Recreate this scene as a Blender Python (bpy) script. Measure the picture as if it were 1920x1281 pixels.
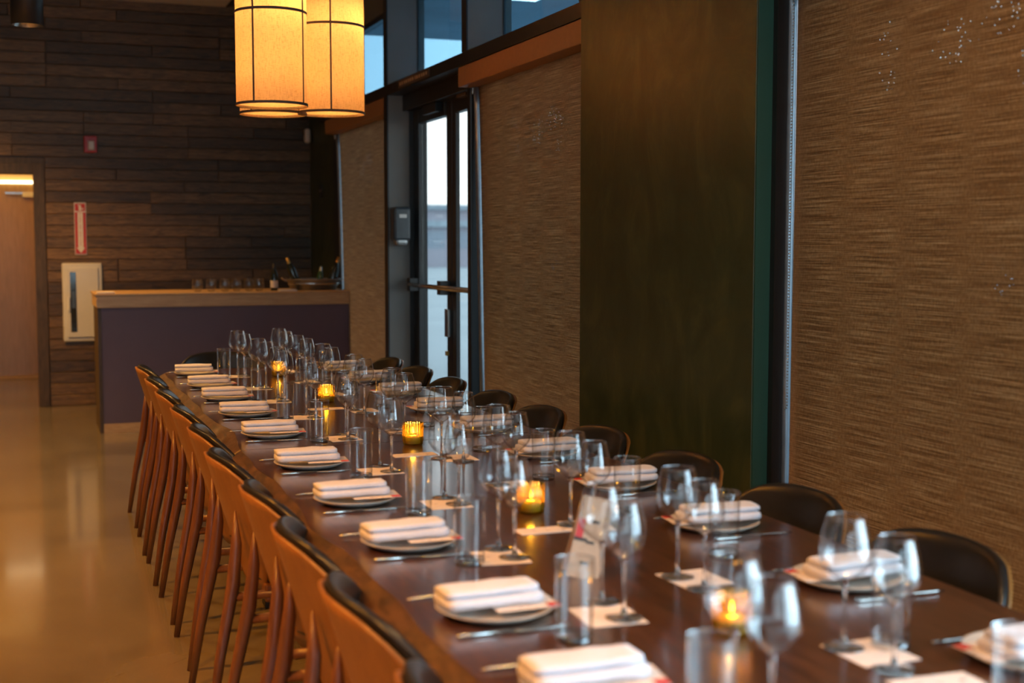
import bpy, bmesh, math, random
from mathutils import Vector, Matrix, noise as mnoise
random.seed(7)
S = bpy.context.scene
for o in list(bpy.data.objects): bpy.data.objects.remove(o)
COL = S.collection
PI = math.pi
# ---------------------------------------------------------------- camera
FPX, CX, CY, HOR, VPX, CAMZ = 2440., 960., 640.5, 450., 50., 1.48
pitch = math.atan((CY-HOR)/FPX)
yaw = math.atan((CX-VPX)/math.hypot(FPX, CY-HOR))
cam = bpy.data.cameras.new('camera'); camo = bpy.data.objects.new('camera', cam); COL.objects.link(camo)
cam.sensor_width = 36; cam.sensor_fit = 'HORIZONTAL'; cam.lens = FPX/1920*36
camo.location = (0, 0, CAMZ); camo.rotation_euler = (PI/2-pitch, 0, -yaw)
cam.clip_start = .05; cam.clip_end = 300
cam.dof.use_dof = True; cam.dof.focus_distance = 5.2; cam.dof.aperture_fstop = 2.4
S.camera = camo
# ---------------------------------------------------------------- colour management
S.view_settings.view_transform = 'Standard'; S.view_settings.look = 'None'
S.view_settings.exposure = 0.55; S.view_settings.gamma = 1.0
S.view_settings.use_curve_mapping = False
try:
    S.cycles.max_bounces = 14; S.cycles.transmission_bounces = 12; S.cycles.transparent_max_bounces = 24
    S.cycles.diffuse_bounces = 4; S.cycles.glossy_bounces = 6
    S.cycles.sample_clamp_indirect = 6.0; S.cycles.caustics_refractive = False; S.cycles.caustics_reflective = False
except Exception: pass
# ---------------------------------------------------------------- world: overcast cool sky
wd = bpy.data.worlds.new('sky'); S.world = wd; wd.use_nodes = True
nt = wd.node_tree; nt.nodes.clear()
wo = nt.nodes.new('ShaderNodeOutputWorld'); bg = nt.nodes.new('ShaderNodeBackground')
tc = nt.nodes.new('ShaderNodeTexCoord'); sx = nt.nodes.new('ShaderNodeSeparateXYZ'); rp = nt.nodes.new('ShaderNodeValToRGB')
nt.links.new(tc.outputs['Generated'], sx.inputs[0]); nt.links.new(sx.outputs['Z'], rp.inputs[0])
rp.color_ramp.elements[0].position = 0.0; rp.color_ramp.elements[0].color = (.86, .88, .90, 1)
rp.color_ramp.elements[1].position = .55; rp.color_ramp.elements[1].color = (.55, .68, .82, 1)
nt.links.new(rp.outputs[0], bg.inputs[0]); bg.inputs[1].default_value = 1.9
nt.links.new(bg.outputs[0], wo.inputs[0])
# ---------------------------------------------------------------- daylight and lamps (the window openings, the ceiling cans)
def area(name, loc, rot, sx_, sy_, power, col, portal=False):
    l = bpy.data.lights.new(name, 'AREA'); l.shape = 'RECTANGLE'; l.size = sx_; l.size_y = sy_
    l.energy = power; l.color = col
    if portal: l.cycles.is_portal = True
    o = bpy.data.objects.new(name, l); COL.objects.link(o); o.location = loc; o.rotation_euler = rot
    return o
# portals: guide sky light through transoms, door and the windows behind the camera (no light of their own)
area('sky_portal', (2.62, 7.0, 2.87), (0, PI/2, 0), .56, 10.0, 1, (1, 1, 1), True)
area('sky_portal', (2.62, 0.0, 2.87), (0, PI/2, 0), .56, 4.5, 1, (1, 1, 1), True)
area('sky_portal', (2.66, 7.9, 1.2), (0, PI/2, 0), 2.3, 1.7, 1, (1, 1, 1), True)
# daylight falling through the unshaded windows beside and behind the camera
area('window_daylight', (2.64, -.68, 1.45), (0, PI/2, 0), 2.1, 4.4, 330, (.80, .90, 1.0))
area('window_daylight', (-.4, -4.72, 1.75), (PI/2, 0, 0), 4.5, 2.2, 35, (.80, .90, 1.0))
WARM = (1.0, .50, .13); AMBER = (1.0, .36, .025)
def spot(loc, power, angle, col=WARM, blend=.6, rad=.05):
    l = bpy.data.lights.new('downlight_beam', 'SPOT'); l.energy = power; l.color = col; l.spot_size = angle; l.spot_blend = blend
    l.shadow_soft_size = rad
    o = bpy.data.objects.new('downlight_beam', l); COL.objects.link(o); o.location = loc; return o
def point(loc, power, col=WARM, rad=.05, name='bulb_light'):
    l = bpy.data.lights.new(name, 'POINT'); l.energy = power; l.color = col; l.shadow_soft_size = rad
    o = bpy.data.objects.new(name, l); COL.objects.link(o); o.location = loc; return o
CANS = [(.034, 7.5), (-1.6, 7.5), (-1.6, 4.6), (-1.6, 1.7), (-.9, 10.4), (-1.6, 10.6), (.034, -1.2), (-1.6, -1.2), (1.2, 2.2)]  # last one added over the table for extra warm glow
CANP = {0: 110, 1: 200, 2: 500, 3: 560, 4: 330, 5: 130, 6: 130, 7: 350, 8: 90}

# ================================================================ materials
MAT = {}
def nm(name):
    m = bpy.data.materials.new(name); m.use_nodes = True; MAT[name] = m
    b = m.node_tree.nodes['Principled BSDF']; return m, m.node_tree, b
def setp(b, **k):
    for kk, v in k.items():
        n = {'col': 'Base Color', 'rough': 'Roughness', 'metal': 'Metallic', 'spec': 'Specular IOR Level', 'coat': 'Coat Weight', 'crough': 'Coat Roughness',
             'trans': 'Transmission Weight', 'ior': 'IOR', 'emc': 'Emission Color', 'ems': 'Emission Strength', 'sheen': 'Sheen Weight'}[kk]
        b.inputs[n].default_value = (*v, 1) if isinstance(v, tuple) else v
def node(nt, t, **kw):
    n = nt.nodes.new('ShaderNode'+t)
    for k, v in kw.items(): setattr(n, k, v)
    return n
def coords(nt, scale=(1, 1, 1), kind='Object'):
    t = node(nt, 'TexCoord'); m = node(nt, 'Mapping'); m.inputs['Scale'].default_value = scale
    nt.links.new(t.outputs[kind], m.inputs[0]); return m.outputs[0]
def noise_fac(nt, vec, scale, detail=4, rough=.55, dist=0):
    n = node(nt, 'TexNoise'); nt.links.new(vec, n.inputs['Vector']); n.inputs['Scale'].default_value = scale
    n.inputs['Detail'].default_value = detail; n.inputs['Roughness'].default_value = rough; n.inputs['Distortion'].default_value = dist
    return n.outputs['Fac']
def ramp(nt, fac, stops):
    r = node(nt, 'ValToRGB'); nt.links.new(fac, r.inputs[0]); e = r.color_ramp.elements
    while len(e) < len(stops): e.new(.5)
    for i, (p, c) in enumerate(stops): e[i].position = p; e[i].color = (*c, 1)
    return r.outputs[0]
def bump(nt, b, h, strength=.2, dist=.01):
    n = node(nt, 'Bump'); n.inputs['Strength'].default_value = strength; n.inputs['Distance'].default_value = dist
    nt.links.new(h, n.inputs['Height']); nt.links.new(n.outputs[0], b.inputs['Normal'])
def plain(name, col, rough=.5, var=.12, scale=30, **k):
    m, nt, b = nm(name); f = noise_fac(nt, coords(nt), scale)
    c0 = tuple(max(0, c*(1-var)) for c in col); c1 = tuple(min(1, c*(1+var)) for c in col)
    nt.links.new(ramp(nt, f, [(.3, c0), (.7, c1)]), b.inputs['Base Color']); setp(b, rough=rough, **k); return m
def wood(name, dark, light, stretch, rough=.4, bstr=.1, rnd=0., scale=6, **k):
    m, nt, b = nm(name); v = coords(nt, stretch)
    if rnd:
        oi = node(nt, 'ObjectInfo'); va = node(nt, 'VectorMath', operation='ADD'); sc = node(nt, 'VectorMath', operation='SCALE'); sc.inputs['Scale'].default_value = 37.0
        cx = node(nt, 'CombineXYZ')
        for i in range(3): nt.links.new(oi.outputs['Random'], cx.inputs[i])
        nt.links.new(cx.outputs[0], sc.inputs[0]); nt.links.new(v, va.inputs[0]); nt.links.new(sc.outputs[0], va.inputs[1]); v = va.outputs[0]
    f = noise_fac(nt, v, scale, 7, .62, 1.2)
    c = ramp(nt, f, [(.28, dark), (.5, tuple((a+c_)/2 for a, c_ in zip(dark, light))), (.72, light)])
    if rnd:
        mx = node(nt, 'Mix', data_type='RGBA', blend_type='MULTIPLY'); mx.inputs[0].default_value = 1
        mr = node(nt, 'MapRange'); mr.inputs[3].default_value = 1-rnd; mr.inputs[4].default_value = 1+rnd
        nt.links.new(oi.outputs['Random'], mr.inputs[0]); nt.links.new(c, mx.inputs[6]); nt.links.new(mr.outputs[0], mx.inputs[7]); c = mx.outputs[2]
    nt.links.new(c, b.inputs['Base Color']); setp(b, rough=rough, **k); bump(nt, b, f, bstr, .004); return m

wood('barn_wood', (.014, .008, .003), (.21, .118, .046), (1.6, 6, 18), .42, .6, .5, 4)
wood('casing_wood', (.03, .018, .010), (.10, .064, .038), (10, 6, 1.2), .5, .4, 0, 4)
wood('table_wood', (.020, .007, .003), (.095, .034, .014), (9, .9, 4), .3, .10, 0, 5, spec=.5, coat=.8, crough=.15)
wood('bark_wood', (.014, .006, .003), (.11, .050, .018), (7, 2.2, 9), .42, .6, 0, 5)
wood('chair_wood', (.20, .078, .016), (.31, .13, .030), (9, 9, 1.2), .38, .05, 0, 4)
wood('leg_wood', (.10, .034, .011), (.19, .072, .022), (14, 14, 1.5), .36, .05, 0, 4)
wood('maple', (.42, .26, .12), (.60, .40, .21), (1.2, 9, 12), .42, .05, 0, 4)
wood('oak_door', (.30, .17, .045), (.42, .25, .075), (9, 9, 1), .3, .05, 0, 3)
plain('leather', (.010, .010, .010), .32, .2, 60, spec=.45)
plain('black_metal', (.010, .010, .011), .38, .2, 20)
plain('satin_post', (.30, .36, .42), .28, .1, 20, metal=.7)
plain('grey_panel', (.17, .175, .17), .45, .06, 5)
plain('mauve', (.115, .082, .125), .55, .04, 6)
plain('ceiling_white', (.80, .79, .76), .8, .04, 8)
plain('dark_ceiling', (.02, .018, .016), .8, .1, 8)
plain('wall_paint', (.10, .085, .07), .7, .06, 4)
plain('corridor_paint', (.62, .42, .16), .6, .05, 4)
plain('white_enamel', (.62, .61, .58), .35, .03, 6)
plain('white_plastic', (.75, .75, .73), .4, .03, 6)
plain('ceramic', (.50, .46, .40), .28, .07, 40)
plain("linen", (.60, .59, .64), .85, .05, 160, sheen=.3)
plain('steel', (.55, .54, .52), .24, .05, 40, metal=1.)
plain('galvanised', (.45, .46, .46), .38, .15, 25, metal=.9)
plain('red_plastic', (.45, .02, .02), .35, .1, 10)
plain('sign_red', (.48, .03, .03), .45, .05, 10)
plain('wax', (.8, .68, .45), .5, .05, 10)
plain('bottle_dark', (.012, .018, .012), .08, .1, 10, spec=.7)
plain('bottle_green', (.02, .09, .03), .08, .1, 10, spec=.7)
plain('gold_foil', (.62, .42, .12), .35, .2, 60, metal=.7)
plain('copper_foil', (.45, .22, .06), .35, .2, 60, metal=.7)
plain('trim_brown', (.10, .065, .045), .7, .1, 40)
plain('dispenser_grey', (.045, .055, .065), .28, .1, 10)
plain('asphalt', (.36, .41, .43), .9, .1, .4)
plain('far_building', (.36, .36, .42), .9, .1, .2)
plain('soffit_metal', (.30, .38, .44), .5, .2, 1.5)
plain('teal_paint', (.022, .085, .068), .45, .05, 4)
# mottled green plaster
m, nt, b = nm('green_plaster'); v = coords(nt, (1, 1, .6)); f = noise_fac(nt, v, 3.4, 7, .65, 2.2)
nt.links.new(ramp(nt, f, [(.30, (.026, .038, .015)), (.5, (.040, .054, .022)), (.68, (.072, .080, .028))]), b.inputs['Base Color'])
setp(b, rough=.42); bump(nt, b, noise_fac(nt, v, 7, 4), .12, .01)
# polished concrete
m, nt, b = nm('concrete'); v = coords(nt); f = noise_fac(nt, v, 1.3, 7, .6, .6); f2 = noise_fac(nt, v, 60, 3)
nt.links.new(ramp(nt, f, [(.3, (.115, .092, .066)), (.7, (.19, .155, .112))]), b.inputs['Base Color'])
setp(b, rough=.16, spec=.6, coat=.4, crough=.08); bump(nt, b, noise_fac(nt, v, 3.0, 2), .03, .02)
# woven roller-shade fabric: horizontal slubs along Y
m, nt, b = nm('shade_weave'); v = coords(nt, (1, 3.5, 400)); f = noise_fac(nt, v, 1.0, 4, .75)
v2 = coords(nt, (1, 160, 60)); f2 = noise_fac(nt, v2, 1.0, 2)
mm = node(nt, 'Math', operation='MULTIPLY_ADD'); nt.links.new(f2, mm.inputs[0]); mm.inputs[1].default_value = .22; nt.links.new(f, mm.inputs[2])
nt.links.new(ramp(nt, mm.outputs[0], [(.42, (.15, .077, .032)), (.60, (.36, .20, .09)), (.80, (.74, .50, .29))]), b.inputs['Base Color'])
setp(b, rough=.46, spec=.5); bump(nt, b, mm.outputs[0], .55, .003)
vo = node(nt, 'TexVoronoi'); vo.inputs['Scale'].default_value = 85; nt.links.new(coords(nt, (1, 1, 1)), vo.inputs['Vector'])   # loose pinholes between threads
lt = node(nt, 'Math', operation='LESS_THAN'); nt.links.new(vo.outputs['Distance'], lt.inputs[0]); lt.inputs[1].default_value = .10
gt = node(nt, 'Math', operation='GREATER_THAN'); nt.links.new(noise_fac(nt, coords(nt, (1, 1, 1)), 1.7, 2), gt.inputs[0]); gt.inputs[1].default_value = .61
an = node(nt, 'Math', operation='MULTIPLY'); nt.links.new(lt.outputs[0], an.inputs[0]); nt.links.new(gt.outputs[0], an.inputs[1])
th = node(nt, 'BsdfTransparent'); xs_ = node(nt, 'MixShader'); nt.links.new(an.outputs[0], xs_.inputs[0]); nt.links.new(b.outputs[0], xs_.inputs[1]); nt.links.new(th.outputs[0], xs_.inputs[2])
nt.links.new(xs_.outputs[0], nt.nodes['Material Output'].inputs[0])
plain('valance_tan', (.34, .17, .07), .5, .06, 30)
# lamp linen: translucent, lit from inside
m, nt, b = nm('lamp_linen'); v = coords(nt, (1, 1, 1)); 
w1 = noise_fac(nt, coords(nt, (60, 60, 500)), 1, 2); w2 = noise_fac(nt, coords(nt, (300, 300, 30)), 1, 2)
ma = node(nt, 'Math', operation='ADD'); nt.links.new(w1, ma.inputs[0]); nt.links.new(w2, ma.inputs[1])
c = ramp(nt, ma.outputs[0], [(.75, (.66, .46, .24)), (1.2, (.86, .66, .40))])
nt.links.new(c, b.inputs['Base Color']); setp(b, rough=.9)
tr = node(nt, 'BsdfTranslucent'); nt.links.new(c, tr.inputs[0]); mx = node(nt, 'MixShader'); mx.inputs[0].default_value = .55
out = nt.nodes['Material Output']; nt.links.new(b.outputs[0], mx.inputs[1]); nt.links.new(tr.outputs[0], mx.inputs[2])
nt.links.new(mx.outputs[0], out.inputs[0])
# glass
def thin_glass(name, tint=(.97, .98, .98), k=1.7, base=.0, rough=0., pwr=5.):
    m, nt, b = nm(name); nt.nodes.remove(b); out = nt.nodes['Material Output']
    lw = node(nt, 'LayerWeight'); lw.inputs[0].default_value = .5      # 1-|cos|, then Schlick's Fresnel, same on both faces
    pw = node(nt, 'Math', operation='POWER'); nt.links.new(lw.outputs['Facing'], pw.inputs[0]); pw.inputs[1].default_value = pwr
    mu = node(nt, 'Math', operation='MULTIPLY_ADD', use_clamp=True); nt.links.new(pw.outputs[0], mu.inputs[0]); mu.inputs[1].default_value = .9*min(k, 1.1); mu.inputs[2].default_value = .04*k+base
    t = node(nt, 'BsdfTransparent'); t.inputs[0].default_value = (*tint, 1); g = node(nt, 'BsdfGlossy'); g.inputs['Roughness'].default_value = rough
    x = node(nt, 'MixShader'); nt.links.new(mu.outputs[0], x.inputs[0]); nt.links.new(t.outputs[0], x.inputs[1]); nt.links.new(g.outputs[0], x.inputs[2])
    nt.links.new(x.outputs[0], out.inputs[0]); return m
thin_glass('bowl_glass', (.965, .975, .975), 2.4, 0., 0., 2.8); thin_glass('base_glass', (.90, .92, .92), 3.0, .04, .02, 2.5); thin_glass('window_glass', (.80, .91, .95), 1.2); thin_glass('transom_glass', (.50, .72, .84), 1.2); thin_glass('door_glass', (.93, .97, .96), 1.0)
m = thin_glass('olive_glass', (.62, .60, .12), 1.4, .03); nt = m.node_tree; x = [q for q in nt.nodes if q.type == 'MIX_SHADER'][0]
tl = node(nt, 'BsdfTranslucent'); tl.inputs[0].default_value = (.80, .45, .05, 1); x2 = node(nt, 'MixShader'); x2.inputs[0].default_value = .22
nt.links.new(x.outputs[0], x2.inputs[1]); nt.links.new(tl.outputs[0], x2.inputs[2]); nt.links.new(x2.outputs[0], nt.nodes['Material Output'].inputs[0])
m, nt, b = nm('clear_glass'); setp(b, col=(1, 1, 1), rough=0., trans=1., ior=1.48)
def emit(name, col, s):
    m, nt, b = nm(name); setp(b, col=col, emc=col, ems=s, rough=.5); return m
emit('flame', (1, .55, .12), 14); emit('can_glow', (1, .72, .42), 6); emit('soffit_lamp', (1, .97, .9), 5); emit('header_glint', (1, .85, .55), 3)  # last emitter is the reflection above the corridor door, no lamp
# printed paper
m, nt, b = nm('paper'); setp(b, rough=.8); f = noise_fac(nt, coords(nt), 40, 2)
nt.links.new(ramp(nt, f, [(.3, (.66, .60, .56)), (.7, (.74, .68, .64))]), b.inputs['Base Color'])
m, nt, b = nm('printed_paper'); setp(b, rough=.8); t = node(nt, 'TexCoord'); br = node(nt, 'TexBrick')
nt.links.new(t.outputs['Generated'], br.inputs['Vector']); br.inputs['Scale'].default_value = 14; br.inputs['Mortar Size'].default_value = .028
br.inputs['Color1'].default_value = (.70, .62, .56, 1); br.inputs['Color2'].default_value = (.64, .57, .52, 1); br.inputs['Mortar'].default_value = (.70, .62, .56, 1)
f = noise_fac(nt, coords(nt, (30, 90, 1), 'Object'), 1, 2)
mx = node(nt, 'Mix', data_type='RGBA'); nt.links.new(ramp(nt, f, [(.60, (0, 0, 0)), (.66, (1, 1, 1))]), mx.inputs[0])
nt.links.new(br.outputs[0], mx.inputs[6]); mx.inputs[7].default_value = (.22, .19, .19, 1); nt.links.new(mx.outputs[2], b.inputs['Base Color'])
plain('kraft_paper', (.46, .33, .23), .8, .06, 60); plain('print_black', (.03, .03, .03), .7, .1, 20)

# ================================================================ mesh helpers
def bm_box(bm, lo, hi, bev=0., seg=2):
    lo, hi = Vector(lo), Vector(hi); c = (lo+hi)/2; s = hi-lo
    r = bmesh.ops.create_cube(bm, size=1, matrix=Matrix.Translation(c) @ Matrix.Diagonal((s.x, s.y, s.z, 1)))
    if bev:
        es = list({e for v in r['verts'] for e in v.link_edges})
        bmesh.ops.bevel(bm, geom=es, offset=bev, segments=seg, profile=.5, affect='EDGES')
def bm_lathe(bm, prof, n=32, c=(0, 0, 0), rib=None, closed=False):
    rings = []
    for (r, z) in prof:
        ring = []
        for i in range(n):
            a = 2*PI*i/n; rr = r*(1+(rib*math.cos(a*rib_n) if rib else 0))
            ring.append(bm.verts.new((c[0]+rr*math.cos(a), c[1]+rr*math.sin(a), c[2]+z)))
        rings.append(ring)
    for a, b_ in zip(rings, rings[1:]):
        for i in range(n): bm.faces.new((a[i], a[(i+1) % n], b_[(i+1) % n], b_[i]))
    if closed:
        bm.faces.new(list(reversed(rings[0]))); bm.faces.new(rings[-1])
rib_n = 24
def bm_tube(bm, pts, rad, n=10, flat=1.):
    pts = [Vector(p) for p in pts]; rad = rad if isinstance(rad, (list, tuple)) else [rad]*len(pts); rings = []
    for i, p in enumerate(pts):
        d = (pts[min(i+1, len(pts)-1)]-pts[max(i-1, 0)]).normalized()
        up = Vector((0, 0, 1)) if abs(d.z) < .9 else Vector((0, 1, 0))
        x = d.cross(up).normalized(); y = x.cross(d)
        rings.append([bm.verts.new(p+rad[i]*(math.cos(2*PI*k/n)*x+flat*math.sin(2*PI*k/n)*y)) for k in range(n)])
    for a, b_ in zip(rings, rings[1:]):
        for i in range(n): bm.faces.new((a[i], a[(i+1) % n], b_[(i+1) % n], b_[i]))
    bm.faces.new(list(reversed(rings[0]))); bm.faces.new(rings[-1])
def mk(name, bm, mat, parent=None, smooth=False, kind=None, loc=None):
    bmesh.ops.recalc_face_normals(bm, faces=bm.faces)
    me = bpy.data.meshes.new(name); bm.to_mesh(me); bm.free()
    return mko(name, me, mat, parent, smooth, kind, loc)
def mko(name, me, mat, parent=None, smooth=False, kind=None, loc=None):
    if mat and not me.materials: me.materials.append(MAT[mat])
    if smooth: 
        for p in me.polygons: p.use_smooth = True
    o = bpy.data.objects.new(name, me); COL.objects.link(o); o.parent = parent
    if kind: o['kind'] = kind
    if loc: o.location = loc
    return o
def box(name, lo, hi, mat, parent=None, bev=0., kind=None):
    bm = bmesh.new(); bm_box(bm, lo, hi, bev); return mk(name, bm, mat, parent, False, kind)
def lathe(name, prof, mat, parent=None, n=32, c=(0, 0, 0), closed=False, rib=None):
    bm = bmesh.new(); bm_lathe(bm, prof, n, c, rib, closed); return mk(name, bm, mat, parent, True)
def thing(name, label, cat, loc=(0, 0, 0), rz=0, group=None):
    o = bpy.data.objects.new(name, None); COL.objects.link(o); o.location = loc; o.rotation_euler = (0, 0, rz)
    return tag(o, label, cat, group)
def tag(o, label, cat, group=None):
    o['label'] = label; o['category'] = cat
    if group: o['group'] = group
    return o
def copy_tree(o, parent=None):
    c = o.copy(); COL.objects.link(c); c.parent = parent
    for ch in o.children: copy_tree(ch, c)
    return c
def place(proto, used, loc, rz, label, group=None):
    o = proto if not used else copy_tree(proto)
    o.location = loc; o.rotation_euler = (0, 0, rz); o['label'] = label
    if group: o['group'] = group
    return o
def text_mesh(name, body, size, mat, loc, rot, parent, depth=.001, space=1.):
    cu = bpy.data.curves.new('lettering', 'FONT'); cu.body = body; cu.size = size; cu.align_x = 'CENTER'; cu.align_y = 'CENTER'; cu.extrude = depth; cu.space_line = space
    t = bpy.data.objects.new('lettering', cu); COL.objects.link(t); bpy.context.view_layer.update()
    me = bpy.data.meshes.new_from_object(t.evaluated_get(bpy.context.evaluated_depsgraph_get())); bpy.data.objects.remove(t)
    me.materials.clear(); o = mko(name, me, mat, parent); o.location = loc; o.rotation_euler = rot; return o
def struct(name, lo, hi, mat, bev=0.): return box(name, lo, hi, mat, None, bev, 'structure')

# ================================================================ room shell
YB = 12.25; XW = 2.52; ZC = 3.6
fl = struct('floor', (-5, -4.6, -.1), (2.62, 15.2, 0), 'concrete')
ceil = struct('ceiling', (-5, -4.6, ZC), (1.757, 12.4, ZC+.1), 'ceiling_white')
struct('ceiling', (1.757, -4.6, 4.2), (2.75, 12.4, 4.3), 'dark_ceiling')
struct('trim_1', (1.757, -4.6, ZC), (1.787, 12.4, 4.2), 'dark_ceiling')
struct('wall_left', (-5.1, -4.6, 0), (-5, 12.4, ZC), 'wall_paint')
# wall behind the camera with its window opening
struct('wall_front', (-5, -4.7, 0), (-2.7, -4.6, ZC), 'wall_paint'); struct('wall_front', (1.9, -4.7, 0), (2.6, -4.6, ZC), 'wall_paint')
struct('wall_front', (-2.7, -4.7, 0), (1.9, -4.6, .6), 'wall_paint'); struct('wall_front', (-2.7, -4.7, 2.9), (1.9, -4.6, ZC), 'wall_paint')
w = box('window_5', (-2.7, -4.665, .6), (1.9, -4.655, 2.9), 'window_glass', None, 0, 'structure')
for x in (-2.7, -1.55, -.4, .75, 1.86): box('mullion', (x, -4.69, .6), (x+.05, -4.62, 2.9), 'black_metal', w)
box('mullion', (-2.7, -4.69, 2.0), (1.9, -4.62, 2.05), 'black_metal', w)
# back wall: backing + planks
wb = struct('wall_back', (.10, YB, 0), (2.75, YB+.12, 4.2), 'casing_wood'); struct('wall_back', (-5, YB, 2.14), (.10, YB+.12, 4.2), 'casing_wood')
struct('wall_back', (-5, YB, 0), (-1.0, YB+.12, 2.14), 'casing_wood')
ph = .1005; ROW = 36; protos = {}
def plank(x0, x1, r):
    L = x1-x0; key = round(L, 2)
    if key not in protos:
        bm = bmesh.new(); bm_box(bm, (0, -.02, .002), (L-.003, 0, ph-.002), .003, 1)
        me = bpy.data.meshes.new('plank'); bm.to_mesh(me); bm.free(); me.materials.append(MAT['barn_wood']); protos[key] = me
    o = bpy.data.objects.new('plank', protos[key]); COL.objects.link(o); o.parent = wb
    o.location = (x0, YB-.002-random.choice((0, .002, .004, .006)), r*ph)
for r in range(ROW):
    z = r*ph; x = -1.6 if z > 2.13 else .165
    xs = [x]
    while xs[-1] < 2.5:
        xs.append(round(xs[-1]+random.choice((.6, .9, 1.2, 1.5)), 2))
    for a, b_ in zip(xs, xs[1:]): plank(a, min(b_, 2.55) if b_ > 2.5 else b_, r)
dc = box('door_frame', (.065, YB-.035, 0), (.16, YB+.13, 2.145), 'casing_wood', None, .003, 'structure')
box('header_board', (-1.05, YB-.035, 2.055), (.065, YB+.13, 2.145), 'casing_wood', dc, .003)
box('side_board', (-1.05, YB-.035, 0), (-.96, YB+.13, 2.055), 'casing_wood', dc, .003)
# corridor beyond the doorway
struct('wall_corridor', (-2.0, 14.84, 0), (1.0, 14.95, 2.7), 'corridor_paint'); struct('wall_corridor', (.25, YB+.13, 0), (.35, 14.84, 2.7), 'corridor_paint')
struct('wall_corridor', (-1.7, YB+.13, 0), (-1.6, 14.84, 2.7), 'corridor_paint'); struct('ceiling', (-1.7, YB+.13, 2.6), (.35, 14.95, 2.7), 'corridor_paint')
d2 = struct('door_2', (-.86, 14.79, .03), (.20, 14.835, 2.07), 'oak_door', .004)
box('door_closer', (-.03, 14.72, 1.93), (.17, 14.79, 1.98), 'white_plastic', d2, .006)
box('closer_arm', (-.20, 14.74, 1.965), (.10, 14.76, 1.98), 'steel', d2)
box('door_pull', (-.80, 14.73, .95), (-.77, 14.79, 1.45), 'black_metal', d2, .006)
box('glint_strip', (-.30, 14.76, 2.075), (.16, 14.835, 2.105), 'header_glint', d2, .004)  # glowing strip stands in for light reflected off the door header
box('threshold', (-.90, 14.74, 0), (.22, 14.838, .03), 'maple', d2, .003)
area('corridor_lamp', (-.6, 13.5, 2.58), (0, 0, 0), 1.2, 1.6, 17, (1, .55, .13))

# ---- window wall (right)
wr = struct('wall_right', (XW, 10.95, 0), (XW+.1, YB, 4.2), 'green_plaster')
struct('wall_right', (XW, -4.6, 3.16), (XW+.1, 10.95, 4.2), 'grey_panel')
struct('wall_right', (XW, 1.55, 0), (XW+.1, 2.2, 2.51), 'green_plaster'); struct('wall_right', (XW, -4.6, 0), (XW+.1, -2.9, 2.51), 'green_plaster'); struct('wall_right', (XW, -2.9, 0), (XW+.1, 1.55, .35), 'green_plaster')
beam = struct('beam', (2.335, -4.6, 2.465), (2.58, 10.95, 2.535), 'black_metal')
# deep grey fins standing off the transom glazing, panes between them
FIN = [10.5, 8.72, 7.0, 5.33, 3.5, 1.75, 0., -1.75, -3.5]
for y in FIN:
    o = struct('mullion_fin', (2.337, y, 2.535), (2.60, y+.08, 3.75), 'grey_panel'); box('edge_strip', (2.330, y-.004, 2.535), (2.338, y+.084, 3.75), 'black_metal', o); box('edge_strip', (2.548, y-.006, 2.535), (2.556, y, 3.16), 'black_metal', o)
n = 1
for a, b_ in zip(FIN, FIN[1:]):
    w = box('window_%d' % n, (2.556, b_+.08, 2.535), (2.563, a, 3.16), 'transom_glass', None, 0, 'structure'); n += (n == 4)*2 + 1
    box('window_frame', (2.53, b_+.08, 3.12), (2.59, a, 3.16), 'black_metal', w); box('window_frame', (2.53, b_+.08, 2.535), (2.59, a, 2.56), 'black_metal', w)
# column wrapped in green plaster, teal return, black steel behind
cb = struct('column', (2.30, 3.845, 0), (2.36, 5.32, 4.2), 'green_plaster', .002)
box('teal_return', (2.303, 3.838, 0), (2.36, 3.8445, 4.2), 'teal_paint', cb)
box('steel_core', (2.36, 3.81, 0), (2.40, 5.40, 2.51), 'black_metal', cb); box('steel_core', (2.40, 3.90, 0), (2.62, 5.40, 2.51), 'black_metal', cb)
# window bays behind the shades: glass + frames
def bay(y0, y1, idx):
    w = box('window_%d' % idx, (2.57, y0, .05), (2.578, y1, 2.51), 'window_glass', None, 0, 'structure')
    box('window_frame', (2.53, y0, 0), (2.62, y0+.05, 2.51), 'black_metal', w); box('window_frame', (2.53, y1-.05, 0), (2.62, y1, 2.51), 'black_metal', w)
    box('window_frame', (2.53, y0, 0), (2.62, y1, .06), 'black_metal', w)
w = box('window_6', (2.57, -2.9, .35), (2.578, 1.55, 2.51), 'window_glass', None, 0, 'structure')
for y in (-2.9, -1.42, .06, 1.50): box('window_frame', (2.53, y, .35), (2.62, y+.05, 2.51), 'black_metal', w)
box('window_frame', (2.53, -2.9, 1.95), (2.62, 1.55, 2.0), 'black_metal', w)
bay(8.80, 10.95, 10); bay(5.40, 7.08, 11); bay(2.2, 3.80, 12)
# grey jamb panel beside the door, door recess
jp = struct('wall_jamb', (2.337, 8.72, 0), (2.485, 8.80, 2.465), 'grey_panel'); box('edge_strip', (2.330, 8.716, 0), (2.338, 8.804, 2.465), 'black_metal', jp); box('door_post', (2.485, 8.715, 0), (2.60, 8.80, 2.465), 'black_metal', jp)
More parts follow.
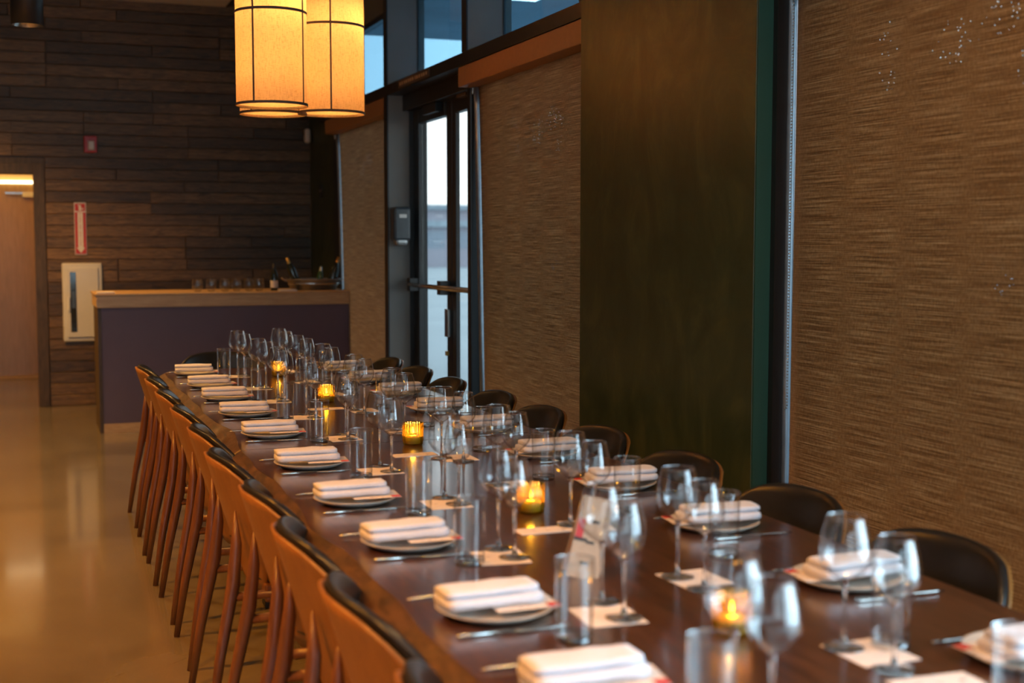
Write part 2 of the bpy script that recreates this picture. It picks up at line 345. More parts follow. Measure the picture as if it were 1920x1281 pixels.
# double glass door
d1 = struct('door_1', (2.515, 8.585, 0), (2.575, 8.72, 2.40), 'black_metal')
def dbox(nm_, lo, hi, mt='black_metal', bev=.003): return box(nm_, lo, hi, mt, d1, bev)
dbox('door_header', (2.44, 7.06, 2.36), (2.60, 8.715, 2.465)); dbox('door_stile', (2.528, 7.895, .02), (2.556, 8.00, 2.40)); dbox('door_stile', (2.528, 7.81, .02), (2.556, 7.885, 2.40)); dbox('door_stile', (2.515, 7.06, 0), (2.575, 7.19, 2.40))
for (a, b_) in ((8.0, 8.585), (7.19, 7.81)):
    dbox('top_rail', (2.515, a, 2.27), (2.565, b_, 2.40)); dbox('bottom_rail', (2.515, a, .02), (2.565, b_, .26)); dbox('glass_pane', (2.537, a, .26), (2.545, b_, 2.27), 'door_glass', 0)
bm = bmesh.new(); bm_tube(bm, [(2.46, 8.66, 1.175), (2.455, 8.3, 1.175), (2.455, 7.3, 1.18)], .017, 10); mk('push_bar', bm, 'steel', d1, True)
dbox('bar_bracket', (2.45, 8.60, 1.13), (2.52, 8.66, 1.22)); dbox('bar_bracket', (2.45, 7.90, 1.13), (2.52, 7.97, 1.22))
dbox('lock_case', (2.50, 7.90, .86), (2.516, 7.97, 1.04), 'steel'); dbox('lock_cylinder', (2.497, 7.92, .74), (2.516, 7.95, .77), 'gold_foil')
dbox('door_closer', (2.47, 8.05, 2.30), (2.515, 8.35, 2.36)); dbox('door_closer', (2.47, 7.45, 2.34), (2.515, 7.62, 2.39), 'trim_brown')
pl = box('notice_plate', (2.328, 7.72, 2.478), (2.336, 8.42, 2.526), 'trim_brown', None, .001); tag(pl, 'small brown notice plate fixed to the black beam over the glass door', 'sign')
for k in range(13): box('letter_mark', (2.326, 7.76+k*.049, 2.492), (2.3285, 7.76+k*.049+random.uniform(.016, .036), 2.512), 'maple', pl)
po = struct('trim_2', (2.41, 7.175, 0), (2.51, 7.235, 2.40), 'black_metal', .01); po2 = struct('trim_3', (2.455, 10.72, 0), (2.52, 10.95, 2.40), 'black_metal', .01)
# outside: ground, canopy with lamps, far buildings
struct('ground_outside', (2.62, -40, -.16), (70, 120, -.06), 'asphalt')
cp = struct('canopy_outside', (2.75, -4, 3.30), (5.6, 11.5, 3.42), 'soffit_metal')
for (x, y) in ((3.45, 9.2), (4.0, 8.4), (4.6, 8.1), (3.6, 5.6), (4.2, 3.2)): box('canopy_lamp', (x, y, 3.285), (x+.22, y+.16, 3.30), 'soffit_lamp', cp)
for k, (x, y, wx, h) in enumerate([(14, 88, 16, 3.6), (34, 84, 18, 5.2), (20, 70, 7, 2.2)]):
    bo = struct('building_outside', (x, y, -.06), (x+wx, y+8, h), 'far_building'); box('roof', (x-.3, y-.3, h), (x+wx+.3, y+8.3, h+.35), 'soffit_metal', bo)
    for q in range(int(wx//2.2)): box('window', (x+.6+q*2.2, y-.05, 1.0), (x+2.0+q*2.2, y+.02, 2.0), 'window_glass', bo)

# ---- roller shades
def shade(y0, y1, label, curl=0., chain=False, x=2.44, z0=.05):
    t = thing('roller_shade', label, 'window shade', (x, (y0+y1)/2, 0), 0, 'woven roller shades on the window wall')
    hw = (y1-y0)/2; bm = bmesh.new(); rows = []
    NZ, NY = 24, 40
    for i in range(NZ+1):
        z = z0+(2.40-z0)*i/NZ; tt = 1-i/NZ; rows.append([])
        for j in range(NY+1):
            u = j/NY; y = -hw+2*hw*u
            if u > .8: y -= curl*tt**.8*((u-.8)/.2)
            rows[-1].append(bm.verts.new((.004*math.sin(u*5+z), y, z)))
    for i in range(NZ):
        for j in range(NY): bm.faces.new((rows[i][j], rows[i][j+1], rows[i+1][j+1], rows[i+1][j]))
    bmesh.ops.solidify(bm, geom=bm.faces[:], thickness=.003)
    mk('fabric', bm, 'shade_weave', t, True)
    box('valance', (-.10, -hw-.05, 2.352), (.055, hw+.06, 2.463), 'valance_tan', t, .004)
    box('hem_bar', (-.008, -hw, z0-.02), (.010, hw-curl, z0+.012), 'valance_tan', t, .004)
    box('end_bracket', (-.03, hw+.012, 2.31), (.03, hw+.03, 2.352), 'steel', t, .004)
    bm = bmesh.new(); bm_tube(bm, [(.0, hw-curl*max(0, 1-z/2.4)**.8+.030, z) for z in [.05+.1*k for k in range(24)]], .019, 12); mk('edge_channel', bm, 'satin_post', t, True)
    if chain:
        bm = bmesh.new(); ys = hw+.004
        for side in (0, 1):
            for k in range(150):
                z = .92+k*.0105; bmesh.ops.create_icosphere(bm, subdivisions=1, radius=.0032, matrix=Matrix.Translation((-.014, ys+(-.004 if side else .022), z)))
        for k in range(5): a = PI*k/4; bmesh.ops.create_icosphere(bm, subdivisions=1, radius=.0032, matrix=Matrix.Translation((-.014, ys+.009+.013*math.cos(a), .92-.013*math.sin(a))))
        c = mk('bead_chain', bm, 'steel', t, True); c['kind'] = 'stuff'
    return t
shade(2.05, 3.79, 'large brown woven roller shade at the right edge, nearest the camera', 0, True, 2.42)
shade(5.1, 7.12, 'brown woven roller shade between the glass door and the green column', .14)
shade(8.90, 10.68, 'narrow brown woven roller shade behind the bar, beyond the door', .22)

# ---- wall fittings
t = thing('soap_dispenser', 'dark grey sanitiser dispenser on the panel beside the glass door', 'dispenser', (2.405, 8.72, 1.44))
box('housing', (-.06, -.11, .035), (.06, 0, .265), 'dispenser_grey', t, .018); box('nozzle_cover', (-.045, -.10, 0), (.045, -.01, .06), 'galvanised', t, .022); box('label_plate', (-.022, -.113, .19), (.030, -.109, .215), 'white_plastic', t, .001)
t = thing('motion_sensor', 'small white motion sensor high in the far corner', 'sensor', (2.50, 12.12, 2.38))
box('housing', (-.05, -.03, 0), (0, .03, .13), 'white_plastic', t, .015); box('lens', (-.056, -.02, .02), (-.045, .02, .06), 'ceramic', t, .005)
t = thing('light_switch', 'dark switch plate on the green wall near the far corner', 'switch', (2.52, 11.75, 1.86))
box('plate', (-.008, -.06, 0), (0, .06, .13), 'black_metal', t, .003); box('toggle', (-.016, -.035, .05), (-.008, -.015, .08), 'trim_brown', t); box('toggle', (-.016, .015, .05), (-.008, .035, .08), 'trim_brown', t)
t = thing('fire_alarm', 'red fire alarm strobe on the plank wall', 'alarm', (.552, YB-.028, 2.25))
box('housing', (-.055, -.05, 0), (.055, 0, .148), 'red_plastic', t, .008); box('strobe_lens', (-.016, -.075, .03), (.026, -.048, .095), 'white_plastic', t, .008); box('strobe_reflector', (-.022, -.055, .022), (.032, -.049, .103), 'ceramic', t, .003)
t = thing('extinguisher_sign', 'red and white vertical extinguisher sign with down arrow on plank wall', 'sign', (.451, YB-.03, 1.35))
box('panel', (-.05, -.003, 0), (.05, 0, .46), 'white_plastic', t)
box('red_field', (-.046, -.005, .006), (.046, -.0028, .375), 'sign_red', t); box('white_band', (-.022, -.0065, .06), (.022, -.0048, .372), 'white_plastic', t)
bm = bmesh.new(); vs = [bm.verts.new(p) for p in ((-.034, -.0065, .062), (.034, -.0065, .062), (0, -.0065, .014))]; bm.faces.new(vs); mk('arrow', bm, 'white_plastic', t)
text_mesh('lettering', '\n'.join('FIRE'), .026, 'sign_red', (0, -.0072, .325), (PI/2, 0, 0), t, .0005, .82)
text_mesh('lettering', '\n'.join('EXTINGUISHER'), .0205, 'sign_red', (0, -.0072, .172), (PI/2, 0, 0), t, .0005, .78)
box('pictogram_field', (-.044, -.005, .385), (.044, -.0028, .452), 'sign_red', t); bm = bmesh.new(); bm_box(bm, (-.012, -.0065, .39), (.010, -.0048, .43), .004); bm_box(bm, (-.02, -.0065, .432), (.008, -.0048, .44)); bm_box(bm, (.012, -.0065, .40), (.03, -.0048, .41)); mk('pictogram', bm, 'white_plastic', t)
t = thing('extinguisher_cabinet', 'white fire extinguisher cabinet with narrow glazed slot on the plank wall', 'cabinet', (.455, YB-.03, .575))
box('frame', (-.17, -.02, 0), (.17, .004, .70), 'white_enamel', t, .012); d = box('door', (-.135, -.032, .04), (.135, -.018, .66), 'white_enamel', t, .004)
box('slot_glass', (-.105, -.036, .09), (-.055, -.033, .62), 'bottle_dark', d); box('extinguisher_glimpse', (-.095, -.0375, .30), (-.062, -.036, .45), 'dispenser_grey', d); box('pull_handle', (-.128, -.046, .28), (-.112, -.032, .40), 'white_plastic', d, .004)

# ---- downlights: one black can in view, unseen recessed ones added in the ceiling for warm light
for i, (x, y) in enumerate(CANS):
    if i == 0:
        zb = 2.62; t = thing('downlight_can', 'black cylinder downlight hanging in the top corner of the view', 'lamp', (x, y, zb))
        lathe('housing', [(.079, .0), (.083, .0), (.083, .42), (.02, .425), (.001, .425)], 'black_metal', t, 32); lathe('reflector', [(.079, .001), (.055, .06), (.001, .06)], 'steel', t, 32); lathe('lamp_face', [(.05, .05), (.001, .05)], 'can_glow', t, 24); lathe('stem', [(.012, .42), (.012, ZC-zb)], 'black_metal', t, 12)
        spot((x, y, zb+.03), CANP[i], math.radians(120))
    else:
        o = lathe('added_downlight', [(.085, -.012), (.09, -.004), (.09, .0), (.07, .0), (.07, -.010), (.085, -.012)], 'black_metal', ceil, 24, (x, y, ZC)); lathe('lamp_face', [(.068, -.006), (.001, -.006)], 'can_glow', o, 20, (x, y, ZC))
        spot((x, y, ZC-.02), CANP[i], math.radians(125), AMBER if i in (2, 3, 6, 7) else WARM)

# ---- bar counter
t = thing('bar_counter', 'mauve fronted bar counter with pale maple top by the plank wall', 'bar', (1.48, 10.35, 0))
box('body', (-.98, .03, .075), (.98, .62, .97), 'casing_wood', t); box('front_panel', (-.965, .0, .075), (.965, .03, .97), 'mauve', t); box('plinth', (-.97, -.006, 0), (.97, .6, .075), 'maple', t)
box('front_apron', (-1.0, -.03, .965), (1.0, .64, 1.055), 'maple', t, .003); box('counter_top', (-1.01, -.04, 1.055), (1.01, .66, 1.072), 'maple', t, .004); box('end_post', (.965, -.02, 0), (.995, .62, .965), 'maple', t); box('end_panel', (-.99, -.01, 0), (-.965, .62, .965), 'casing_wood', t)
ZB = 1.072
def stemless(): 
    t = thing('bar_glass', 'x', 'glass'); lathe('bowl', [(.001, .004), (.028, .004), (.041, .035), (.042, .06), (.034, .10)], 'bowl_glass', t, 24); lathe('base', [(.001, 0), (.026, 0), (.028, .004), (.001, .006)], 'clear_glass', t, 24); return t
pr = stemless()
for k, x in enumerate((1.26, 1.37, 1.475, 1.57, 1.665, 1.75)):
    place(pr, k, (x, 10.55+.02*(k % 2), ZB), k, ['first', 'second', 'third', 'fourth', 'fifth', 'sixth'][k]+' stemless glass from the open end of the row on the bar', 'stemless glasses on the bar')
def bottle(label, loc, mat, foil, tilt=(0, 0), lab=True):
    t = thing('wine_bottle', label, 'bottle', loc); t.rotation_euler = (tilt[0], tilt[1], 0)
    lathe('glass_body', [(.001, 0), (.038, 0), (.04, .01), (.04, .17), (.030, .21), (.016, .235), (.0145, .29), (.001, .29)], mat, t, 24); lathe('foil', [(.0165, .225), (.0155, .292), (.001, .296)], foil, t, 20)
    if lab: lathe('paper_label', [(.0405, .035), (.0405, .11)], 'paper', t, 24)
    return t
bottle('dark wine bottle with white label standing beside the glasses on the bar', (1.86, 10.5, ZB), 'bottle_dark', 'black_metal').scale = (.75, .75, .75)
t = thing('ice_tub', 'oval galvanised tub of ice holding bottles on the bar', 'tub', (2.20, 10.60, ZB)); t.scale = (1.35, 1.0, 1)
lathe('tub_wall', [(.001, .004), (.135, .0), (.165, .085), (.172, .088), (.168, .092), (.160, .088), (.13, .008), (.001, .01)], 'galvanised', t, 40); lathe('band', [(.154, .045), (.158, .05), (.157, .058)], 'steel', t, 40)
for s in (-1, 1):
    bm = bmesh.new(); bm_tube(bm, [(s*.165, -.04, .07), (s*.195, -.03, .10), (s*.195, .03, .10), (s*.165, .04, .07)], .005, 8); mk('tub_handle', bm, 'steel', t, True)
bm = bmesh.new()
for k in range(60):
    a = random.uniform(0, 6.28); r = random.uniform(0, .12); bmesh.ops.create_cube(bm, size=.03, matrix=Matrix.Translation((r*math.cos(a), r*math.sin(a), .06)) @ Matrix.Rotation(random.uniform(0, 3), 4, Vector((1, .4, .7)).normalized()))
o = mk('ice', bm, 'clear_glass', t); o['kind'] = 'stuff'
bottle('gold-foiled bottle leaning out of the ice tub', (2.07, 10.6, ZB+.03), 'bottle_dark', 'gold_foil', (0, -.35), False).scale = (.85, .85, .85)
bottle('green bottle sunk upright in the ice tub', (2.25, 10.62, ZB+.01), 'bottle_green', 'galvanised', (0, .1), False).scale = (.62, .62, .62)
bottle('copper-foiled dark bottle leaning from the window end of the ice tub', (2.34, 10.6, ZB+.03), 'bottle_dark', 'copper_foil', (0, .3), False).scale = (.85, .85, .85)
tag(box('folded_cloth', (1.88, 10.36, ZB), (2.02, 10.46, ZB+.012), 'linen', None, .004), 'small white cloth lying by the wine bottle on the bar', 'cloth')
tag(box('paper_stack', (.49, 10.34, ZB), (.62, 10.52, ZB+.012), 'paper', None, .002), 'small stack of white paper on the open end of the bar', 'paper')

# ---- pendant lamps
def pendant(x, y, label, rot):
    t = thing('pendant_lamp', label, 'lamp', (x, y, 2.107), rot, 'linen pendant lamps'); R = .165; Hh = .85
    bm = bmesh.new(); bm_lathe(bm, [(R, 0), (R, Hh)], 48); bmesh.ops.solidify(bm, geom=bm.faces[:], thickness=.002); mk('shade', bm, 'lamp_linen', t, True)
    lathe('diffuser', [(.001, .012), (R-.004, .012)], 'lamp_linen', t, 48)
    for z in (.0, .425, Hh-.012): lathe('trim_ring', [(R+.001, z), (R+.003, z), (R+.003, z+.012), (R+.001, z+.012)], 'trim_brown', t, 48)
    for k in range(4):
        a = k*PI/2; o = box('rib', (R+.0005, -.004, .01), (R+.003, .004, Hh), 'trim_brown', t); o.rotation_euler = (0, 0, a)
    bm = bmesh.new(); bm_tube(bm, [(0, 0, Hh-.1), (0, 0, ZC-2.107)], .004, 8); mk('cord', bm, 'black_metal', t); lathe('canopy', [(.06, ZC-2.107-.03), (.06, ZC-2.107), (.001, ZC-2.107)], 'black_metal', t, 24); lathe('spider', [(.02, Hh-.1), (.02, Hh-.03), (.001, Hh-.03)], 'black_metal', t, 16)
    point((x+.03, y-.02, 2.107+.50), 6.5, (1, .50, .155), .05); point((x, y, 2.107+.22), 2.6, (1, .48, .14), .04)
# rib angles measured towards the camera
def ribang(x, y, deg): return math.atan2(-y, -x)+math.radians(deg)
pendant(1.10, 6.2, 'nearest linen pendant lamp of the cluster, overlapping the other two', ribang(1.10, 6.2, -29.5))
pendant(1.45, 6.5, 'linen pendant lamp of the cluster nearest the windows', ribang(1.45, 6.5, 0))
pendant(1.18, 6.62, 'linen pendant lamp almost hidden behind the nearest one', ribang(1.18, 6.62, 50))
# ================================================================ table
TL = thing('dining_table', 'long dark walnut live-edge dining table set for a meal', 'table', (0, 0, 0))
ZT = .76
def eL(y): return .672+.030*mnoise.noise((0, y*1.1, 3.))+.016*mnoise.noise((4, y*3.3, 1.))-(.04*math.exp(-((y-4.95)/.22)**2))*-1
def eR(y): return 1.795+.03*mnoise.noise((9, y*1.1, 3.))+.015*mnoise.noise((14, y*3.3, 1.))
def ends(y, y0, y1):  # slightly rounded natural ends
    return 0
def slab(y0, y1):
    N = 110; bmt = bmesh.new(); bl = bmesh.new(); br = bmesh.new(); T = []; Lr = []; Rr = []
    for i in range(N+1):
        y = y0+(y1-y0)*i/N; l, r = eL(y), eR(y)
        if y1 > 7 and y > 7.12: k = (y-7.12)/(y1-7.12); l += .10*k**3; r -= .10*k**3
        T.append([bmt.verts.new((l, y, ZT)), bmt.verts.new(((l+r)/2, y, ZT)), bmt.verts.new((r, y, ZT)), bmt.verts.new((r, y, .695)), bmt.verts.new((l, y, .695))])
        nl = .030*mnoise.noise((2, y*4, 7.))+.020*mnoise.noise((2, y*11, 3.)); nr = .02*mnoise.noise((22, y*4, 7.))
        Lr.append([bl.verts.new(p) for p in ((l+.001, y, ZT), (l-.018+nl*.4, y, ZT-.012), (l-.056+nl, y, .722), (l-.070+nl*1.5, y, .700), (l-.04+nl, y, .678), (l+.03, y, .680))])
        Rr.append([br.verts.new(p) for p in ((r-.001, y, ZT), (r+.018+nr*.4, y, ZT-.012), (r+.05+nr, y, .722), (r+.058+nr*1.4, y, .700), (r+.03+nr, y, .682), (r-.03, y, .680))])
    for A, bm, cl in ((T, bmt, True), (Lr, bl, False), (Rr, br, False)):
        for a, b_ in zip(A, A[1:]):
            m_ = len(a)
            for k in range(m_ if cl else m_-1): bm.faces.new((a[k], a[(k+1) % m_], b_[(k+1) % m_], b_[k]))
        for e in (A[0], A[-1]): bm.faces.new(e)
    mk('table_slab', bmt, 'table_wood', TL); mk('live_edge', bl, 'bark_wood', TL, True); mk('live_edge', br, 'bark_wood', TL, True)
slab(.75, 4.468); slab(4.474, 7.38)
for y in (1.4, 3.6, 5.2, 6.8):
    bm = bmesh.new(); bm_box(bm, (.86, y-.04, 0), (1.60, y+.04, .03), .004); bm_box(bm, (1.0, y-.03, .03), (1.08, y+.03, .68)); bm_box(bm, (1.38, y-.03, .03), (1.46, y+.03, .68)); bm_box(bm, (.82, y-.04, .65), (1.64, y+.04, .682)); mk('trestle', bm, 'black_metal', TL)

# ================================================================ chairs
def back_surface(off, grow, nu=18, nv=14, thick=.012):
    bm = bmesh.new(); G = []
    def pt(u, v, o):
        t = max(0, (v-.62)/.38); hw = (.145+.115*min(1, v/.62)**.8)*(1-.36*t**3)+grow; z = .40+(.41+grow*.9)*v
        z -= .018*(abs(u)**3)*t
        y = u*hw; return Vector((-.195-.125*v+.072*(y/.235)**2+o, y, z))
    for s, o in ((0, off), (1, off+thick)):
        G.append([[bm.verts.new(pt(-1+2*j/nu, i/nv, o)) for j in range(nu+1)] for i in range(nv+1)])
    for s in (0, 1):
        for i in range(nv):
            for j in range(nu): bm.faces.new((G[s][i][j], G[s][i][j+1], G[s][i+1][j+1], G[s][i+1][j]))
    a, b_ = G
    for i in range(nv):
        bm.faces.new((a[i][0], a[i+1][0], b_[i+1][0], b_[i][0])); bm.faces.new((a[i][nu], a[i+1][nu], b_[i+1][nu], b_[i][nu]))
    for j in range(nu):
        bm.faces.new((a[0][j], a[0][j+1], b_[0][j+1], b_[0][j])); bm.faces.new((a[nv][j], a[nv][j+1], b_[nv][j+1], b_[nv][j]))
    return bm
def make_chair():
    t = thing('dining_chair', 'x', 'chair', (0, 0, 0), 0, 'dining chairs along the table')
    o = mk('back_shell', back_surface(-.006, 0, thick=.009), 'chair_wood', t, True)
    o = mk('back_pad', back_surface(.003, .014, thick=.026), 'leather', t, True); md = o.modifiers.new('round', 'SUBSURF'); md.levels = 1; md.render_levels = 1
    bm = bmesh.new(); N = 40; ring = []
    for zz, k in ((.430, .93), (.437, 1.0), (.470, 1.0), (.484, .93)):
        r_ = []
        for i in range(N):
            a = 2*PI*i/N; c, s = math.cos(a), math.sin(a); e = .62
            r_.append(bm.verts.new((.02+.225*k*math.copysign(abs(c)**e, c), .225*k*math.copysign(abs(s)**e, s), zz)))
        ring.append(r_)
    for a, b_ in zip(ring, ring[1:]):
        for i in range(N): bm.faces.new((a[i], a[(i+1) % N], b_[(i+1) % N], b_[i]))
    bm.faces.new(ring[-1]); bm.faces.new(list(reversed(ring[0]))); mk('seat', bm, 'leather', t, True)
    box('seat_frame', (-.18, -.19, .375), (.20, .19, .430), 'leg_wood', t, .006)
    for s in (-1, 1):
        bm = bmesh.new(); bm_tube(bm, [(-.355, s*.205, 0), (-.32, s*.192, .22), (-.275, s*.178, .44), (-.262, s*.168, .56), (-.262, s*.155, .66)], [.011, .016, .021, .017, .003], 12); mk('leg', bm, 'leg_wood', t, True)
        bm = bmesh.new(); bm_tube(bm, [(.235, s*.205, 0), (.20, s*.19, .25), (.165, s*.175, .43)], [.011, .016, .020], 12); mk('leg', bm, 'leg_wood', t, True)
        bm = bmesh.new(); bm_tube(bm, [(-.285, s*.18, .40), (.17, s*.18, .40)], .014, 8); mk('side_rail', bm, 'leg_wood', t, True)
    return t
ORD = ['first', 'second', 'third', 'fourth', 'fifth', 'sixth', 'seventh', 'eighth', 'ninth', 'tenth', 'eleventh']
ch = make_chair(); used = 0
LC = [1.81, 2.40, 2.96, 3.50, 4.11, 4.70, 5.28, 5.88, 6.45, 7.08]
for k, y in enumerate(LC):
    place(ch, used, (.836+random.uniform(-.010, .010), y, 0), random.uniform(-.03, .03), 'wood-backed chair on the open floor side, %s from the camera' % ORD[k]); used = 1
RC = [1.75, 2.33, 2.92, 3.53, 4.14, 4.74, 5.30, 5.91, 6.50, 7.04]
for k, y in enumerate(RC):
    place(ch, 1, (1.63+random.uniform(-.012, .012), y, 0), PI+random.uniform(-.03, .03), 'black padded chair on the window side, %s from the camera' % ORD[k])
place(ch, 1, (1.08, 7.52, 0), -PI/2+.1, 'black padded chair at the far head of the table')

# ================================================================ tableware prototypes
def wine_proto(h, rb, rr, name):
    t = thing(name, 'x', 'wine glass'); hb = h*.50; z0 = h-hb
    prof = []
    for i in range(15):
        v = i/14; r = rb*math.sin(min(1, v/.42)*PI/2)**.75 if v < .42 else rb-(rb-rr)*((v-.42)/.58)**1.7
        prof.append((max(r, .004), z0+hb*v))
    lathe('bowl', prof, 'bowl_glass', t, 32); lathe('rim', [(rr-.0006, h), (rr+.0006, h+.0004), (rr+.0006, h-.001), (rr-.0006, h-.001)], 'clear_glass', t, 32)
    lathe('stem', [(.001, z0+.008), (.007, z0+.005), (.0042, z0-.012), (.0034, z0-.05), (.0036, .03), (.006, .010), (.010, .005)], 'clear_glass', t, 16)
    lathe('foot', [(.001, .007), (.010, .0055), (.035, .002), (.036, .001), (.035, 0), (.001, 0)], 'base_glass', t, 32); return t
wg1 = wine_proto(.235, .047, .034, 'red_wine_glass'); wg2 = wine_proto(.225, .041, .029, 'white_wine_glass')
tb = thing('water_tumbler', 'x', 'glass'); lathe('wall', [(.0335, .012), (.0355, .15)], 'bowl_glass', tb, 32); lathe('rim', [(.0349, .15), (.0361, .1504), (.0361, .149), (.0349, .149)], 'clear_glass', tb, 32)
lathe('base', [(.001, 0), (.032, 0), (.0338, .003), (.0338, .014), (.030, .012), (.001, .010)], 'base_glass', tb, 32)
pp = thing('dinner_plate', 'x', 'plate'); lathe('dish', [(.001, .004), (.07, .004), (.085, .007), (.112, .017), (.115, .0185), (.1155, .017), (.09, .003), (.07, 0), (.001, 0)], 'ceramic', pp, 48)
def napkin():
    t = thing('napkin', 'x', 'napkin')
    for nm_, z0, hx, hy, hz, dx in (('lower_fold', 0, .098, .050, .022, 0), ('upper_fold', .0205, .095, .040, .016, -.004)):
        bm = bmesh.new(); NX, NA = 14, 18; rings = []
        for i in range(NX+1):
            x = -hx+2*hx*i/NX; r_ = []; w = 1+.06*mnoise.noise((x*14, z0*50, 1)); e = 1 if 0 < i < NX else .86
            for k in range(NA):
                a = 2*PI*k/NA; c, s = math.cos(a), math.sin(a)
                r_.append(bm.verts.new((x+dx, hy*w*e*math.copysign(abs(c)**.55, c), z0+hz/2+hz/2*e*math.copysign(abs(s)**.6, s)*w+.003*mnoise.noise((x*20, a, z0)))))
            rings.append(r_)
        for a, b_ in zip(rings, rings[1:]):
            for k in range(NA): bm.faces.new((a[k], a[(k+1) % NA], b_[(k+1) % NA], b_[k]))
        bm.faces.new(rings[0]); bm.faces.new(list(reversed(rings[-1]))); mk(nm_, bm, 'linen', t, True)
    return t
npk = napkin()
mc = thing('menu_card', 'x', 'card'); box('sheet', (-.035, -.055, 0), (.095, .045, .0012), 'printed_paper', mc); box('red_band', (.070, -.055, .0012), (.094, -.030, .0018), 'sign_red', mc)
cst = thing('paper_coaster', 'x', 'coaster'); box('sheet', (-.058, -.065, 0), (.058, .065, .001), 'paper', cst); box('print_block', (-.04, -.035, .001), (.04, .04, .0014), 'printed_paper', cst)
kn = thing('knife', 'x', 'knife'); bm = bmesh.new(); bm_tube(bm, [(-.11, 0, .004), (-.10, 0, .005), (.0, 0, .005)], [.004, .006, .005], 8, .6); mk('handle', bm, 'steel', kn, True)
bm = bmesh.new(); bm_tube(bm, [(0, 0, .0045), (.02, 0, .004), (.09, .002, .004), (.115, .005, .004)], [.005, .0085, .009, .002], 8, .18); mk('blade', bm, 'steel', kn, True)
fk = thing('fork', 'x', 'fork'); bm = bmesh.new(); bm_tube(bm, [(-.11, 0, .004), (-.09, 0, .006), (.03, 0, .006), (.045, 0, .006)], [.003, .006, .003, .009], 8, .4); mk('handle', bm, 'steel', fk, True)
for k in range(4): o = box('tine', (.044, -.0092+k*.0053, .004), (.098, -.0066+k*.0053, .0062), 'steel', fk)
USED = {}
def put(proto, loc, rz, label, group):
    k = proto.name.split('.')[0]; r = place(proto, USED.get(k, 0), loc, rz, label, group); USED[k] = 1; return r
LY = [1.87, 2.33, 2.93, 3.47, 4.08, 4.76, 5.36, 5.93, 6.47, 7.08]; RY = [1.74, 2.28, 2.85, 3.42, 4.0, 4.62, 5.22, 5.84, 6.43, 7.0]
LT = [(.908, 1.62), (.905, 2.112), (.905, 2.705), (.945, 3.243), (.93, 3.81), (.96, 4.556), (.946, 5.135), (.945, 5.75), (.97, 6.31), (.955, 6.92)]
LW = [((1.004, 1.717), (1.006, 1.612)), ((1.054, 2.321), (1.048, 2.206)), ((1.013, 2.815), (1.018, 2.722)), ((1.076, 3.432), (1.085, 3.335)), ((1.036, 3.995), (1.045, 3.885)), ((1.09, 4.70), (1.07, 4.58)), ((1.064, 5.294), (1.08, 5.19)), ((1.05, 5.86), (1.06, 5.76)), ((1.05, 6.40), (1.07, 6.30)), ((1.04, 7.0), (1.06, 6.9))]
RT = [(1.418, 1.885), (1.467, 2.564), (1.46, 3.06), (1.441, 3.604), (1.44, 4.166), (1.43, 4.80), (1.42, 5.40), (1.43, 6.02), (1.43, 6.6), (1.43, 7.14)]
RW = [((1.334, 1.905), (1.343, 1.775)), ((1.285, 2.441), (1.291, 2.335)), ((1.27, 2.99), (1.29, 2.89)), ((1.28, 3.56), (1.30, 3.46)), ((1.265, 4.07), (1.315, 3.99)), ((1.28, 4.74), (1.30, 4.64)), ((1.28, 5.36), (1.30, 5.26)), ((1.28, 5.98), (1.30, 5.88)), ((1.27, 6.56), (1.30, 6.45)), ((1.28, 7.1), (1.30, 7.0))]
for side, YS, TT, WW in (('open floor', LY, LT, LW), ('window', RY, RT, RW)):
    L = side == 'open floor'; rz = 0 if L else PI; px = .83 if L else 1.60; s = 1 if L else -1
    for k, y in enumerate(YS):
        w_ = '%s place from the camera, %s side' % (ORD[k], side)
        j = lambda a: random.uniform(-a, a)
        put(pp, (px, y, ZT), j(3), 'round stoneware plate at the '+w_, 'dinner plates')
        put(mc, (px+s*.02, y-s*.01, ZT+.019), rz+j(.12), 'printed menu card under the napkin, '+w_, 'menu cards on the plates')
        put(npk, (px-s*.01, y+s*.005, ZT+.0205), rz+j(.10), 'folded white napkin at the '+w_, 'folded napkins')
        put(kn, (px-s*.01, y-s*.135, ZT), rz+j(.04), 'steel knife at the '+w_, 'knives'); put(fk, (px-s*.03, y+s*.135, ZT), rz+j(.06), 'steel fork at the '+w_, 'forks')
        put(tb, (*TT[k], ZT), j(3), 'tall clear water tumbler at the '+w_, 'water tumblers')
        (a, b_) = WW[k]
        cc = ((a[0]+b_[0])/2-s*.025, (a[1]+b_[1])/2-s*.03)
        put(cst, (*cc, ZT), rz+j(.12), 'square paper coaster at the '+w_, 'paper coasters')
        for q, pr_, nm_ in ((a, wg1, 'larger'), (b_, wg2, 'smaller')):
            on = abs(q[0]-cc[0]) < .095 and abs(q[1]-cc[1]) < .10
            put(pr_, (*q, ZT+(.0014 if on else 0)), j(3), nm_+' empty wine glass at the '+w_, 'wine glasses')
put(tb, (1.353, 1.50, ZT), 0, 'tall clear tumbler in the bottom corner, closest to the camera', 'water tumblers')

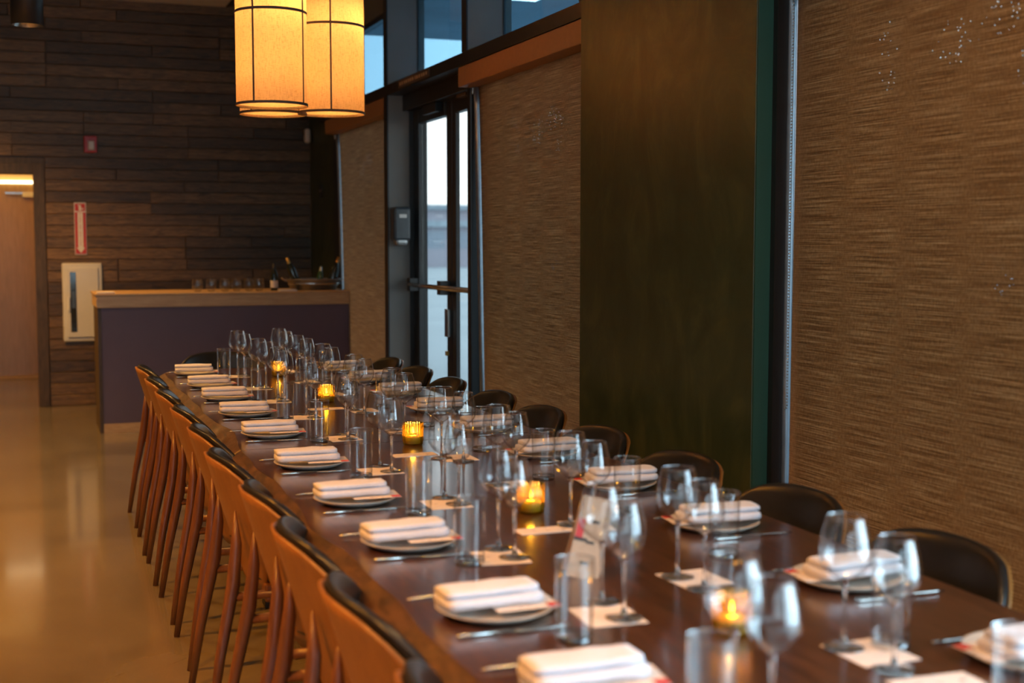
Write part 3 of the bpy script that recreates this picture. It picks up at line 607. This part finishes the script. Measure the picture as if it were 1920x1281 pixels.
# ---- candles and centre cards
CD = [(1.19, 2.047), (1.23, 3.166), (1.256, 4.38), (1.228, 5.666), (1.23, 6.85)]
for k, (x, y) in enumerate(CD):
    t = thing('votive_candle', '%s lit candle in ribbed olive glass from the camera' % ORD[k], 'candle', (x, y, ZT), 0, 'votive candles down the table')
    bm = bmesh.new(); bm_lathe(bm, [(.001, .0), (.030, .0), (.034, .004), (.034, .014), (.036, .018), (.0365, .078), (.0345, .080)], 96, rib=.028); mk('ribbed_holder', bm, 'olive_glass', t, True)
    lathe('wax', [(.001, .006), (.026, .006), (.026, .034), (.001, .033)], 'wax', t, 24); lathe('wick', [(.001, .033), (.0012, .043), (.0005, .044)], 'print_black', t, 6); lathe('flame', [(.0006, .040), (.0045, .046), (.004, .052), (.0006, .064)], 'flame', t, 12)
    point((x, y, ZT+.040), .30, (1, .40, .07), .008, 'candle_light')
for k, (x, y) in enumerate([(1.19, 2.96), (1.20, 4.17), (1.18, 5.45), (1.37, 1.70)]):
    o = box('place_card', (-.075, -.032, 0), (.075, .032, .0012), 'printed_paper', None, 0); o.location = (x, y, ZT); o.rotation_euler = (0, 0, random.uniform(-.06, .06))
    tag(o, ['long card lying by the second candle from the camera', 'long card lying by the third candle from the camera', 'long card lying by the fourth candle from the camera', 'card lying in the bottom corner by the window-side glasses'][k], 'card', 'cards lying on the table')
t = thing('tent_card', 'tall standing card with red stripe behind the second tumbler', 'card', (1.095, 2.53, ZT), math.radians(-12))
for s, nm_ in ((-1, 'front_leaf'), (1, 'back_leaf')):
    bm = bmesh.new(); bm_box(bm, (-.036, -.0006, 0), (.036, .0006, .175)); o = mk(nm_, bm, 'kraft_paper', t); o.location = (0, s*.028, 0); o.rotation_euler = (s*.158, math.radians(14), 0)
    if s < 0:
        box('red_stripe', (-.034, -.0014, .085), (-.018, -.0007, .125), 'sign_red', o); box('black_mark', (-.036, -.0014, .078), (-.006, -.0007, .085), 'print_black', o)
        for q in range(3): box('black_mark', (-.012+.004*q, -.0014, .03+.045*q), (.006+.004*q, -.0007, .036+.045*q), 'print_black', o)
